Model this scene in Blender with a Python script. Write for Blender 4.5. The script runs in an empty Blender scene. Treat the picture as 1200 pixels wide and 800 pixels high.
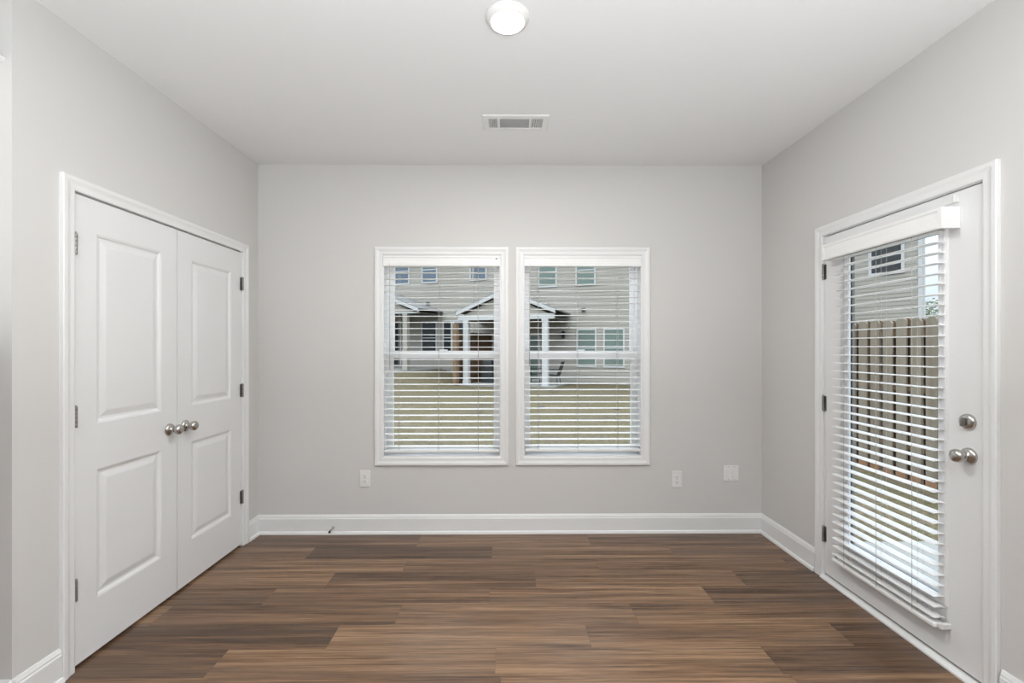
import bpy, math, random
from mathutils import Vector, Matrix
random.seed(7)
sc = bpy.context.scene
C = sc.collection

# ------------------------------------------------------------------ camera, sky, lights, exposure
H = 2.74                       # ceiling height
XL, XR, YB = -1.846, 1.909, 3.39   # left wall, right wall, back wall
cam_d = bpy.data.cameras.new('camera'); cam = bpy.data.objects.new('camera', cam_d); C.objects.link(cam)
cam.location = (0, 0, 1.377)
cam.rotation_euler = (math.pi / 2, 0, -0.0089)
cam_d.sensor_width = 36; cam_d.lens = 36 * 533 / 1200
cam_d.shift_x = (600 - 598.75) / 1200
cam_d.shift_y = (407.65 - 400) / 1200
cam_d.clip_start = 0.05; cam_d.clip_end = 300
sc.camera = cam

SKY_STRENGTH = 6.2
w = bpy.data.worlds.new('overcast_sky'); sc.world = w; w.use_nodes = True
nt = w.node_tree; bg = nt.nodes['Background']
tc = nt.nodes.new('ShaderNodeTexCoord'); nz = nt.nodes.new('ShaderNodeTexNoise'); rp = nt.nodes.new('ShaderNodeValToRGB')
nz.inputs['Scale'].default_value = 2.2; nz.inputs['Detail'].default_value = 4
rp.color_ramp.elements[0].position = 0.35; rp.color_ramp.elements[0].color = (0.58, 0.69, 0.86, 1)
rp.color_ramp.elements[1].position = 0.65; rp.color_ramp.elements[1].color = (0.80, 0.86, 0.94, 1)
nt.links.new(tc.outputs['Generated'], nz.inputs['Vector']); nt.links.new(nz.outputs['Fac'], rp.inputs['Fac'])
# overcast sky: the zenith is about several times as bright as the horizon
sx = nt.nodes.new('ShaderNodeSeparateXYZ'); mr = nt.nodes.new('ShaderNodeMapRange'); vm = nt.nodes.new('ShaderNodeVectorMath'); vm.operation = 'SCALE'
mr.inputs['From Min'].default_value = 0; mr.inputs['From Max'].default_value = 1; mr.inputs['To Min'].default_value = 0.13; mr.inputs['To Max'].default_value = 1
nt.links.new(tc.outputs['Generated'], sx.inputs[0]); nt.links.new(sx.outputs['Z'], mr.inputs['Value'])
nt.links.new(rp.outputs['Color'], vm.inputs[0]); nt.links.new(mr.outputs[0], vm.inputs['Scale'])
nt.links.new(vm.outputs[0], bg.inputs['Color']); bg.inputs['Strength'].default_value = SKY_STRENGTH

def light(name, kind, loc, rot, energy, color=(1, 1, 1), size=None, size_y=None, angle=None):
    d = bpy.data.lights.new(name, kind); d.energy = energy; d.color = color
    if size: d.size = size
    if size_y: d.shape = 'RECTANGLE'; d.size_y = size_y
    if angle: d.angle = angle
    o = bpy.data.objects.new(name, d); C.objects.link(o); o.location = loc; o.rotation_euler = rot
    return o
# veiled sun behind thin cloud
light('sun', 'SUN', (0, 0, 30), (math.radians(38), 0, math.radians(-25)), 0.9, (1.0, 0.95, 0.88), angle=math.radians(25))
# added fill lights, unseen behind the camera: a downward and an upward panel
light('rear_down_fill', 'AREA', (-0.6, -1.2, 2.70), (0, 0, 0), 9, (0.98, 0.99, 1.0), 3.4, 2.2)
light('rear_up_fill', 'AREA', (0.1, -0.75, 1.27), (math.radians(180 - 3), 0, 0), 168, (0.93, 0.975, 1.0), 2.4, 1.2)
LAMP_POWER = 23
sc.view_settings.view_transform = 'Standard'; sc.view_settings.look = 'None'
sc.view_settings.exposure = 0.05; sc.view_settings.gamma = 1.0; sc.view_settings.use_curve_mapping = False

# ------------------------------------------------------------------ helpers
class MB:
    """collects boxes, rings, lathes and polygons into one mesh"""
    def __init__(s): s.v = []; s.f = []; s.sm = []
    def add(s, vs, fs, smooth=False):
        b = len(s.v); s.v += [tuple(p) for p in vs]
        for f in fs: s.f.append([b + i for i in f]); s.sm.append(smooth)
        return s
    def box(s, x0, x1, y0, y1, z0, z1):
        return s.add([(x0, y0, z0), (x1, y0, z0), (x1, y1, z0), (x0, y1, z0), (x0, y0, z1), (x1, y0, z1), (x1, y1, z1), (x0, y1, z1)],
                     [(0, 3, 2, 1), (4, 5, 6, 7), (0, 1, 5, 4), (1, 2, 6, 5), (2, 3, 7, 6), (3, 0, 4, 7)])
    def cbox(s, x0, x1, y0, y1, z0, z1, c):
        """box with chamfered edges of size c"""
        import bmesh
        bm = bmesh.new()
        mb = MB().box(x0, x1, y0, y1, z0, z1)
        vv = [bm.verts.new(p) for p in mb.v]
        for f in mb.f: bm.faces.new([vv[i] for i in f])
        bmesh.ops.bevel(bm, geom=list(bm.edges), offset=c, segments=2, affect='EDGES', profile=0.5)
        bm.verts.index_update()
        s.add([p.co[:] for p in bm.verts], [[p.index for p in f.verts] for f in bm.faces])
        bm.free(); return s
    def tube(s, p0, p1, r0, r1=None, n=10):
        r1 = r0 if r1 is None else r1
        p0, p1 = Vector(p0), Vector(p1); d = (p1 - p0).normalized()
        a = d.orthogonal().normalized(); b = d.cross(a)
        vs = []
        for p, r in ((p0, r0), (p1, r1)):
            for i in range(n):
                t = 2 * math.pi * i / n; vs.append(p + a * (math.cos(t) * r) + b * (math.sin(t) * r))
        s.add(vs, [(i, (i + 1) % n, n + (i + 1) % n, n + i) for i in range(n)], True)
        return s.add(vs[:n], [list(range(n))[::-1]]).add(vs[n:], [list(range(n))])
    def lathe(s, o, ax, prof, n=28):
        """profile of (along axis, radius) turned around axis ax from o"""
        o = Vector(o); d = Vector(ax).normalized(); a = d.orthogonal().normalized(); b = d.cross(a)
        vs = []
        for t, r in prof:
            for i in range(n):
                q = 2 * math.pi * i / n; vs.append(o + d * t + a * (math.cos(q) * r) + b * (math.sin(q) * r))
        fs = []
        for k in range(len(prof) - 1):
            for i in range(n):
                j = (i + 1) % n; fs.append((k * n + i, k * n + j, (k + 1) * n + j, (k + 1) * n + i))
        s.add(vs, fs, True)
        s.add(vs[:n], [list(range(n))[::-1]]); s.add(vs[-n:], [list(range(n))])
        return s
    def prism(s, poly, f):
        """poly: list of 2D points; f(pt, k) -> 3D with k = 0/1 for the two ends"""
        n = len(poly)
        vs = [f(p, 0) for p in poly] + [f(p, 1) for p in poly]
        return s.add(vs, [list(range(n))[::-1], [n + i for i in range(n)]] + [(i, (i + 1) % n, n + (i + 1) % n, n + i) for i in range(n)])
    def strip(s, sections, closed=False):
        """joins successive cross-sections (closed loops) into a swept solid"""
        n = len(sections[0]); vs = [p for q in sections for p in q]; fs = []
        m = len(sections)
        for k in range(m if closed else m - 1):
            k2 = (k + 1) % m
            for i in range(n):
                j = (i + 1) % n; fs.append((k * n + i, k * n + j, k2 * n + j, k2 * n + i))
        if not closed:
            fs.append(list(range(n))[::-1]); fs.append([(m - 1) * n + i for i in range(n)])
        return s.add(vs, fs)

def wloc(o):
    l = Vector((0, 0, 0))
    while o: l = l + o.location; o = o.parent
    return l
def obj(name, mb, mat, parent=None, local=False, origin=None):
    me = bpy.data.meshes.new(name)
    off = Vector((0, 0, 0))
    if parent and not local: off = wloc(parent)
    if origin: off = off + Vector(origin) if parent else Vector(origin)
    me.from_pydata([tuple(Vector(p) - off) for p in mb.v], [], mb.f)
    me.polygons.foreach_set('use_smooth', mb.sm)
    import bmesh
    bm = bmesh.new(); bm.from_mesh(me); bmesh.ops.remove_doubles(bm, verts=bm.verts, dist=1e-5)
    bmesh.ops.recalc_face_normals(bm, faces=bm.faces); bm.to_mesh(me); bm.free()
    me.materials.append(mat)
    o = bpy.data.objects.new(name, me); C.objects.link(o)
    if parent: o.parent = parent
    if origin: o.location = origin
    return o
def tag(o, label, cat, group=None):
    o['label'] = label; o['category'] = cat
    if group: o['group'] = group
    return o
def thing(name, label, cat, loc=(0, 0, 0), rz=0, group=None):
    o = bpy.data.objects.new(name, None); C.objects.link(o); o.location = loc; o.rotation_euler = (0, 0, rz)
    o.empty_display_size = 0.1
    return tag(o, label, cat, group)
def struct(o, label, cat):
    tag(o, label, cat); o['kind'] = 'structure'; return o

# ------------------------------------------------------------------ materials
def mat(name, col, rough=0.5, metal=0.0, spec=0.5, noise=None, bump=None):
    m = bpy.data.materials.new(name); m.use_nodes = True
    n = m.node_tree.nodes; l = m.node_tree.links; b = n['Principled BSDF']
    b.inputs['Base Color'].default_value = (*col, 1); b.inputs['Roughness'].default_value = rough
    b.inputs['Metallic'].default_value = metal; b.inputs['Specular IOR Level'].default_value = spec
    t = n.new('ShaderNodeTexCoord')
    if noise:   # (scale, amount)
        x = n.new('ShaderNodeTexNoise'); x.inputs['Scale'].default_value = noise[0]; x.inputs['Detail'].default_value = 5
        r = n.new('ShaderNodeValToRGB'); a = noise[1]
        r.color_ramp.elements[0].position = 0.3; r.color_ramp.elements[0].color = (*[c * (1 - a) for c in col], 1)
        r.color_ramp.elements[1].position = 0.7; r.color_ramp.elements[1].color = (*[min(1, c * (1 + a)) for c in col], 1)
        l.new(t.outputs['Object'], x.inputs['Vector']); l.new(x.outputs['Fac'], r.inputs['Fac']); l.new(r.outputs['Color'], b.inputs['Base Color'])
    if bump:    # (scale, strength)
        x = n.new('ShaderNodeTexNoise'); x.inputs['Scale'].default_value = bump[0]; x.inputs['Detail'].default_value = 3
        u = n.new('ShaderNodeBump'); u.inputs['Strength'].default_value = bump[1]; u.inputs['Distance'].default_value = 0.002
        l.new(t.outputs['Object'], x.inputs['Vector']); l.new(x.outputs['Fac'], u.inputs['Height']); l.new(u.outputs['Normal'], b.inputs['Normal'])
    return m
M = {}
M['wall'] = mat('wall_paint', (0.665, 0.652, 0.636), 0.65, spec=0.3, noise=(1.5, 0.006), bump=(140, 0.08))
M['ceiling'] = mat('ceiling_paint', (0.85, 0.85, 0.85), 0.8, spec=0.2, noise=(1.2, 0.006), bump=(120, 0.08))
M['trim'] = mat('white_trim_paint', (0.81, 0.81, 0.805), 0.35, noise=(3, 0.006))
M['door'] = mat('white_door_paint', (0.80, 0.80, 0.80), 0.4, noise=(3, 0.006), bump=(60, 0.03))
M['vinyl'] = mat('white_vinyl', (0.90, 0.90, 0.90), 0.35, noise=(4, 0.005))
M['slat'] = mat('white_blind_slat', (0.89, 0.89, 0.88), 0.4, noise=(6, 0.01))
M['plastic'] = mat('white_plastic', (0.82, 0.815, 0.80), 0.35, noise=(8, 0.005))
M['dark'] = mat('dark_recess', (0.03, 0.03, 0.03), 0.7, noise=(8, 0.1))
M['vent_dark'] = mat('grey_duct', (0.42, 0.42, 0.415), 0.7, noise=(8, 0.05))
M['nickel'] = mat('satin_nickel', (0.52, 0.50, 0.47), 0.24, metal=1.0, noise=(30, 0.05))
M['hinge'] = mat('dull_nickel', (0.30, 0.29, 0.28), 0.4, metal=0.8, noise=(40, 0.08))
M['spacer'] = mat('grey_spacer', (0.16, 0.155, 0.15), 0.5, noise=(20, 0.05))
M['cord'] = mat('grey_cord', (0.45, 0.43, 0.40), 0.7, noise=(60, 0.08))
M['siding'] = mat('pale_grey_siding', (0.285, 0.263, 0.224), 0.6, noise=(0.8, 0.02))
M['beige_siding'] = mat('beige_siding', (0.285, 0.265, 0.225), 0.6, noise=(0.8, 0.02))
M['ext_trim'] = mat('white_exterior_trim', (0.44, 0.44, 0.43), 0.5, noise=(2, 0.01))
M['roof'] = mat('grey_shingle', (0.16, 0.155, 0.15), 0.85, noise=(6, 0.25))
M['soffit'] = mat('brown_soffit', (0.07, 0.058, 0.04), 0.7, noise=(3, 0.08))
M['glass_blue'] = mat('blue_house_glass', (0.10, 0.13, 0.16), 0.2, noise=(0.7, 0.10))
M['glass_green'] = mat('green_house_glass', (0.135, 0.175, 0.15), 0.2, noise=(0.7, 0.10))
M['glass_dark'] = mat('dark_house_glass', (0.016, 0.018, 0.018), 0.2, noise=(0.5, 0.4))
M['concrete'] = mat('pale_concrete', (0.23, 0.225, 0.205), 0.8, noise=(2.5, 0.08), bump=(50, 0.2))
M['black'] = mat('black_metal', (0.018, 0.02, 0.019), 0.45, noise=(12, 0.1))
M['sling'] = mat('black_mesh_fabric', (0.03, 0.034, 0.03), 0.8, noise=(40, 0.4))
M['cover'] = mat('black_vinyl_cover', (0.018, 0.022, 0.022), 0.5, noise=(5, 0.2))
M['tan_wood'] = mat('tan_post_wood', (0.17, 0.105, 0.058), 0.75, noise=(7, 0.12))
M['bark'] = mat('bark', (0.12, 0.09, 0.06), 0.9, noise=(9, 0.2))
M['leaf'] = mat('leaf_green', (0.09, 0.11, 0.045), 0.7, noise=(2, 0.3))
M['lens'] = mat('lamp_lens', (0.9, 0.9, 0.88), 0.4)
b = M['lens'].node_tree.nodes['Principled BSDF']
b.inputs['Emission Color'].default_value = (1.0, 0.99, 0.96, 1); b.inputs['Emission Strength'].default_value = 1.6

def glass_mat():
    m = bpy.data.materials.new('clear_window_glass'); m.use_nodes = True
    n = m.node_tree.nodes; l = m.node_tree.links; n.clear()
    o = n.new('ShaderNodeOutputMaterial'); mx = n.new('ShaderNodeMixShader'); tr = n.new('ShaderNodeBsdfTransparent'); gl = n.new('ShaderNodeBsdfGlossy')
    fr = n.new('ShaderNodeLayerWeight'); fr.inputs['Blend'].default_value = 0.12
    mp = n.new('ShaderNodeMath'); mp.operation = 'MULTIPLY'; mp.inputs[1].default_value = 0.5
    tr.inputs['Color'].default_value = (0.95, 0.965, 0.955, 1); gl.inputs['Roughness'].default_value = 0.02
    l.new(fr.outputs['Fresnel'], mp.inputs[0]); l.new(mp.outputs[0], mx.inputs['Fac'])
    l.new(tr.outputs[0], mx.inputs[1]); l.new(gl.outputs[0], mx.inputs[2]); l.new(mx.outputs[0], o.inputs['Surface'])
    return m
M['glass'] = glass_mat()

def wood_floor_mat():
    m = bpy.data.materials.new('brown_vinyl_plank'); m.use_nodes = True
    n = m.node_tree.nodes; l = m.node_tree.links; bs = n['Principled BSDF']
    at = n.new('ShaderNodeAttribute'); at.attribute_name = 'plank'
    sp = n.new('ShaderNodeSeparateColor'); l.new(at.outputs['Color'], sp.inputs['Color'])
    t = n.new('ShaderNodeTexCoord')
    cb = n.new('ShaderNodeCombineXYZ')
    mu = n.new('ShaderNodeMath'); mu.operation = 'MULTIPLY'; mu.inputs[1].default_value = 37.0
    l.new(sp.outputs['Green'], mu.inputs[0]); l.new(mu.outputs[0], cb.inputs['Z']); l.new(mu.outputs[0], cb.inputs['X'])
    ad = n.new('ShaderNodeVectorMath'); ad.operation = 'ADD'
    l.new(t.outputs['Object'], ad.inputs[0]); l.new(cb.outputs[0], ad.inputs[1])
    def grain(sx, sy, detail, dist):
        mp = n.new('ShaderNodeMapping'); mp.inputs['Scale'].default_value = (sx, sy, 1)
        x = n.new('ShaderNodeTexNoise'); x.inputs['Scale'].default_value = 1; x.inputs['Detail'].default_value = detail
        x.inputs['Distortion'].default_value = dist; x.inputs['Roughness'].default_value = 0.6
        l.new(ad.outputs[0], mp.inputs['Vector']); l.new(mp.outputs[0], x.inputs['Vector']); return x.outputs['Fac']
    g1 = grain(0.55, 20, 3, 0.5); g2 = grain(1.6, 75, 4, 0.15); g3 = grain(1.1, 11, 3, 0.8); g4 = grain(7.0, 240, 3, 0.1)
    r1 = n.new('ShaderNodeValToRGB'); e = r1.color_ramp.elements
    e[0].position = 0.33; e[0].color = (0.062, 0.034, 0.020, 1); e[1].position = 0.68; e[1].color = (0.345, 0.212, 0.120, 1)
    k = e.new(0.5); k.color = (0.180, 0.101, 0.055, 1)
    def mth(op, a, b2):
        q = n.new('ShaderNodeMath'); q.operation = op
        for i, s in enumerate((a, b2)):
            if isinstance(s, float): q.inputs[i].default_value = s
            else: l.new(s, q.inputs[i])
        return q.outputs[0]
    f = mth('ADD', mth('MULTIPLY', g1, 0.55), mth('ADD', mth('MULTIPLY', g2, 0.60), mth('MULTIPLY', g4, 0.35)))
    f = mth('ADD', f, mth('MULTIPLY', mth('SUBTRACT', sp.outputs['Red'], 0.5), 0.25))
    f = mth('SUBTRACT', f, 0.27)
    l.new(f, r1.inputs['Fac'])
    # greyer, smoky figure in places
    mx = n.new('ShaderNodeMix'); mx.data_type = 'RGBA'
    r2 = n.new('ShaderNodeValToRGB'); r2.color_ramp.elements[0].position = 0.45; r2.color_ramp.elements[1].position = 0.75
    l.new(g3, r2.inputs['Fac'])
    # thin dark mineral streaks along the boards
    g5 = grain(0.9, 34, 2, 0.9)
    r5 = n.new('ShaderNodeValToRGB'); r5.color_ramp.elements[0].position = 0.60; r5.color_ramp.elements[1].position = 0.72
    l.new(g5, r5.inputs['Fac'])
    mm = mth('MULTIPLY', r2.outputs['Color'], 0.45); l.new(mm, mx.inputs['Factor'])
    l.new(r1.outputs['Color'], mx.inputs['A']); mx.inputs['B'].default_value = (0.175, 0.123, 0.088, 1)
    my = n.new('ShaderNodeMix'); my.data_type = 'RGBA'; l.new(mth('MULTIPLY', r5.outputs['Color'], 0.65), my.inputs['Factor'])
    l.new(mx.outputs['Result'], my.inputs['A']); my.inputs['B'].default_value = (0.058, 0.036, 0.025, 1)
    l.new(my.outputs['Result'], bs.inputs['Base Color'])
    bs.inputs['Roughness'].default_value = 0.30; bs.inputs['Specular IOR Level'].default_value = 0.42
    u = n.new('ShaderNodeBump'); u.inputs['Strength'].default_value = 0.12; u.inputs['Distance'].default_value = 0.001
    l.new(g2, u.inputs['Height']); l.new(u.outputs['Normal'], bs.inputs['Normal'])
    return m
M['floor'] = wood_floor_mat()

def ramp_mat(name, scale, stops, rough=0.9, stretch=(1, 1, 1), detail=8, scale2=None):
    m = bpy.data.materials.new(name); m.use_nodes = True
    n = m.node_tree.nodes; l = m.node_tree.links; bs = n['Principled BSDF']
    t = n.new('ShaderNodeTexCoord'); mp = n.new('ShaderNodeMapping'); mp.inputs['Scale'].default_value = stretch
    x = n.new('ShaderNodeTexNoise'); x.inputs['Scale'].default_value = scale; x.inputs['Detail'].default_value = detail; x.inputs['Roughness'].default_value = 0.65
    r = n.new('ShaderNodeValToRGB'); e = r.color_ramp.elements
    e[0].position, e[0].color = stops[0][0], (*stops[0][1], 1); e[1].position, e[1].color = stops[-1][0], (*stops[-1][1], 1)
    for p, c in stops[1:-1]: k = e.new(p); k.color = (*c, 1)
    l.new(t.outputs['Object'], mp.inputs['Vector']); l.new(mp.outputs[0], x.inputs['Vector']); l.new(x.outputs['Fac'], r.inputs['Fac'])
    l.new(r.outputs['Color'], bs.inputs['Base Color']); bs.inputs['Roughness'].default_value = rough; bs.inputs['Specular IOR Level'].default_value = 0.2
    return m
M['grass'] = ramp_mat('dormant_olive_lawn', 0.9, [(0.30, (0.072, 0.059, 0.036)), (0.43, (0.118, 0.096, 0.060)), (0.52, (0.108, 0.090, 0.044)), (0.60, (0.130, 0.104, 0.066)), (0.74, (0.165, 0.135, 0.092))], 0.95, detail=12)
def blades(m):     # fine blade-scale mottling over the broad lawn patches
    n = m.node_tree.nodes; l = m.node_tree.links; bs = n['Principled BSDF']; src = bs.inputs['Base Color'].links[0].from_socket
    t = n.new('ShaderNodeTexCoord'); x = n.new('ShaderNodeTexNoise'); x.inputs['Scale'].default_value = 16; x.inputs['Detail'].default_value = 6; x.inputs['Roughness'].default_value = 0.75
    mr = n.new('ShaderNodeMapRange'); mr.inputs['From Min'].default_value = 0.34; mr.inputs['From Max'].default_value = 0.66; mr.inputs['To Min'].default_value = 0.35; mr.inputs['To Max'].default_value = 1.35
    v = n.new('ShaderNodeVectorMath'); v.operation = 'SCALE'
    l.new(t.outputs['Object'], x.inputs['Vector']); l.new(x.outputs['Fac'], mr.inputs['Value']); l.new(src, v.inputs[0]); l.new(mr.outputs[0], v.inputs['Scale']); l.new(v.outputs[0], bs.inputs['Base Color'])
blades(M['grass'])
M['weather'] = ramp_mat('weathered_fence_board', 1.0, [(0.25, (0.14, 0.113, 0.082)), (0.5, (0.21, 0.175, 0.133)), (0.75, (0.255, 0.22, 0.17))], 0.85, (6, 6, 0.6))
M['weather_dark'] = ramp_mat('brown_fence_board', 1.0, [(0.25, (0.075, 0.042, 0.023)), (0.75, (0.14, 0.083, 0.045))], 0.85, (6, 6, 0.6))
M['clay'] = ramp_mat('clay_splashed_board', 3.0, [(0.3, (0.20, 0.10, 0.05)), (0.7, (0.28, 0.165, 0.095))], 0.9)

# ------------------------------------------------------------------ room shell
TW = 0.15
# floor of individual planks in one surface; each row has its own joint
def floor():
    rows = {}
    y_ref, pw, pl = 3.157, 0.178, 1.22
    joints = [-0.63, -0.10, 0.575, 0.17, -0.097, -0.56, 0.39, -0.05]
    tones = {(0, -1): .35, (0, 0): .62, (0, 1): .3, (1, -1): .12, (1, 0): .6, (1, -2): .65, (2, 0): .5, (2, 1): .3, (2, -1): .6,
             (3, -1): .3, (3, -2): .75, (3, 0): .6, (4, -2): .2, (4, -1): .6, (4, 0): .7, (4, 1): .12, (5, -1): .4, (5, -2): .85, (5, 0): .65, (5, 1): .55,
             (6, -2): .15, (6, -1): .85, (6, 0): .6, (6, 1): .25, (7, -1): .7, (7, 0): .75, (7, 1): .35, (7, -2): .4}
    v = []; f = []; cols = []
    k = 0; y1 = y_ref + pw * 1.5
    top = YB + 0.02
    while True:
        ya = y_ref - pw * k; yb = min(ya + pw, top)
        if k == 0: yb = top
        if yb < -4.4: break
        j = joints[k] if k < len(joints) else random.uniform(0, pl)
        i0 = math.floor((-4.8 - j) / pl)
        for i in range(i0, i0 + 7):
            xa, xb = j + i * pl, j + (i + 1) * pl
            xa = max(xa, -4.75); xb = min(xb, XR + 0.02)
            if xb <= xa: continue
            b0 = len(v); g = 0.0004
            v += [(xa + g, ya + g, 0), (xb - g, ya + g, 0), (xb - g, yb - g, 0), (xa + g, yb - g, 0)]
            f.append((b0, b0 + 1, b0 + 2, b0 + 3))
            cols.append((tones.get((k, i), random.uniform(.2, .8)), random.random(), random.random(), 1))
        k += 1
    n0 = len(f)
    # substrate slab below
    b0 = len(v); x0, x1, yy0, yy1, z0, z1 = -4.75, XR + 0.02, -4.4, top, -0.10, -0.0015
    v += [(x0, yy0, z0), (x1, yy0, z0), (x1, yy1, z0), (x0, yy1, z0), (x0, yy0, z1), (x1, yy0, z1), (x1, yy1, z1), (x0, yy1, z1)]
    for q in [(0, 3, 2, 1), (4, 5, 6, 7), (0, 1, 5, 4), (1, 2, 6, 5), (2, 3, 7, 6), (3, 0, 4, 7)]:
        f.append([b0 + i for i in q]); cols.append((0.0, 0.5, 0.5, 1))
    me = bpy.data.meshes.new('floor'); me.from_pydata(v, [], f)
    a = me.attributes.new('plank', 'FLOAT_COLOR', 'CORNER')
    li = 0
    for p in me.polygons:
        for _ in p.loop_indices: a.data[li].color = cols[p.index]; li += 1
    me.materials.append(M['floor'])
    o = bpy.data.objects.new('floor', me); C.objects.link(o)
    struct(o, 'brown wood-look plank floor running wall to wall', 'floor')
floor()
struct(obj('ceiling', MB().box(-4.75, XR + TW, -4.4, YB + TW, H, H + 0.1), M['ceiling']), 'flat white painted ceiling with one round light and a vent', 'ceiling')

WX = [(-0.922, -0.046), (0.124, 1.007)]; WZ0, WZ1 = 0.5645, 2.068     # window openings
mb = MB()
xs = [-2.75, WX[0][0], WX[0][1], WX[1][0], WX[1][1], XR + TW]
mb.box(xs[0], xs[5], YB, YB + TW, -0.3, WZ0); mb.box(xs[0], xs[5], YB, YB + TW, WZ1, H)
for i in (0, 2, 4): mb.box(xs[i], xs[i + 1], YB, YB + TW, WZ0, WZ1)
struct(obj('wall_back', mb, M['wall']), 'light greige back wall holding the two windows', 'wall')
DY0, DY1, DZ = 1.795, 2.722, 2.05                                      # patio door opening
mb = MB().box(XR, XR + TW, -4.4, DY0, -0.3, H).box(XR, XR + TW, DY1, YB, -0.3, H).box(XR, XR + TW, DY0, DY1, DZ, H).box(XR, XR + TW, DY0, DY1, -0.3, -0.02)
struct(obj('wall_right', mb, M['wall']), 'light greige right wall holding the glazed patio door', 'wall')
CY0, CY1, CZ = 1.950, 3.187, 2.047                                     # closet opening
YN = 1.713                                                             # near end of the left wall
mb = MB().box(XL - 0.12, XL, YN + 0.12, CY0, 0, H).box(XL - 0.12, XL, CY1, YB, 0, H).box(XL - 0.12, XL, CY0, CY1, CZ, H)
mb.box(-2.75, -2.65, YN + 0.12, YB, 0, H)
struct(obj('wall_left', mb, M['wall']), 'light greige left wall holding the double closet doors', 'wall')
struct(obj('wall_return', MB().box(-4.75, XL, YN, YN + 0.12, 0, H), M['wall']), 'narrow strip of wall turning left beside the closet', 'wall')
struct(obj('wall_rear', MB().box(-4.75, XR, -4.4, -4.25, 0, H), M['wall']), 'greige wall closing the room behind the camera', 'wall')
struct(obj('wall_kitchen', MB().box(-4.75, -4.6, -4.25, YN, 0, H), M['wall']), 'greige side wall of the kitchen behind the camera', 'wall')

# baseboards with cap moulding and shoe strip
BP = [(0, 0), (0.026, 0), (0.026, 0.008), (0.021, 0.019), (0.014, 0.022), (0.014, 0.112), (0.010, 0.119), (0.0115, 0.124), (0.007, 0.134), (0.004, 0.141), (0, 0.141)]
def base_run(mb, p0, p1, out):
    mb.prism(BP, lambda p, k: ((p0, p1)[k][0] + out[0] * p[0], (p0, p1)[k][1] + out[1] * p[0], p[1]))
mb = MB(); base_run(mb, (XL, YB), (XR, YB), (0, -1)); struct(obj('baseboard_back', mb, M['trim']), 'white baseboard along the back wall', 'baseboard')
mb = MB(); base_run(mb, (XR, YB), (XR, 2.787), (-1, 0)); base_run(mb, (XR, 1.733), (XR, -4.25), (-1, 0))
struct(obj('baseboard_right', mb, M['trim']), 'white baseboard along the right wall either side of the patio door', 'baseboard')
mb = MB(); base_run(mb, (XL, 3.249), (XL, YB), (1, 0)); base_run(mb, (XL, YN - 0.014), (XL, 1.891), (1, 0))
struct(obj('baseboard_left', mb, M['trim']), 'short white baseboard beside the closet doors', 'baseboard')
mb = MB(); base_run(mb, (-4.6, YN), (XL + 0.014, YN), (0, -1)); struct(obj('baseboard_return', mb, M['trim']), 'white baseboard on the wall turning left', 'baseboard')

# mitred casings
CP = [(0, 0), (0, 0.010), (0.006, 0.0125), (0.022, 0.0125), (0.030, 0.0145), (0.040, 0.0185), (0.055, 0.0185), (0.058, 0.016), (0.058, 0)]
def casing_rect(a0, a1, z0, z1, f, open_bottom=False):
    """f(a, z, t) -> 3D; profile swept round the opening"""
    mb = MB()
    if open_bottom: cs = [(a0, z0, -1, 0), (a0, z1, -1, 1), (a1, z1, 1, 1), (a1, z0, 1, 0)]
    else: cs = [(a0, z0, -1, -1), (a0, z1, -1, 1), (a1, z1, 1, 1), (a1, z0, 1, -1)]
    mb.strip([[f(a + sa * p[0], z + sz * p[0], p[1]) for p in CP] for a, z, sa, sz in cs], closed=not open_bottom)
    return mb
struct(obj('trim_1', casing_rect(CY0, CY1, 0, CZ, lambda a, z, t: (XL + t, a, z), True), M['trim']), 'white casing around the double closet doors', 'trim')
struct(obj('trim_2', casing_rect(DY0 + .004, DY1, 0, DZ, lambda a, z, t: (XR - t, a, z), True), M['trim']), 'white casing around the patio door', 'trim')

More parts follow.
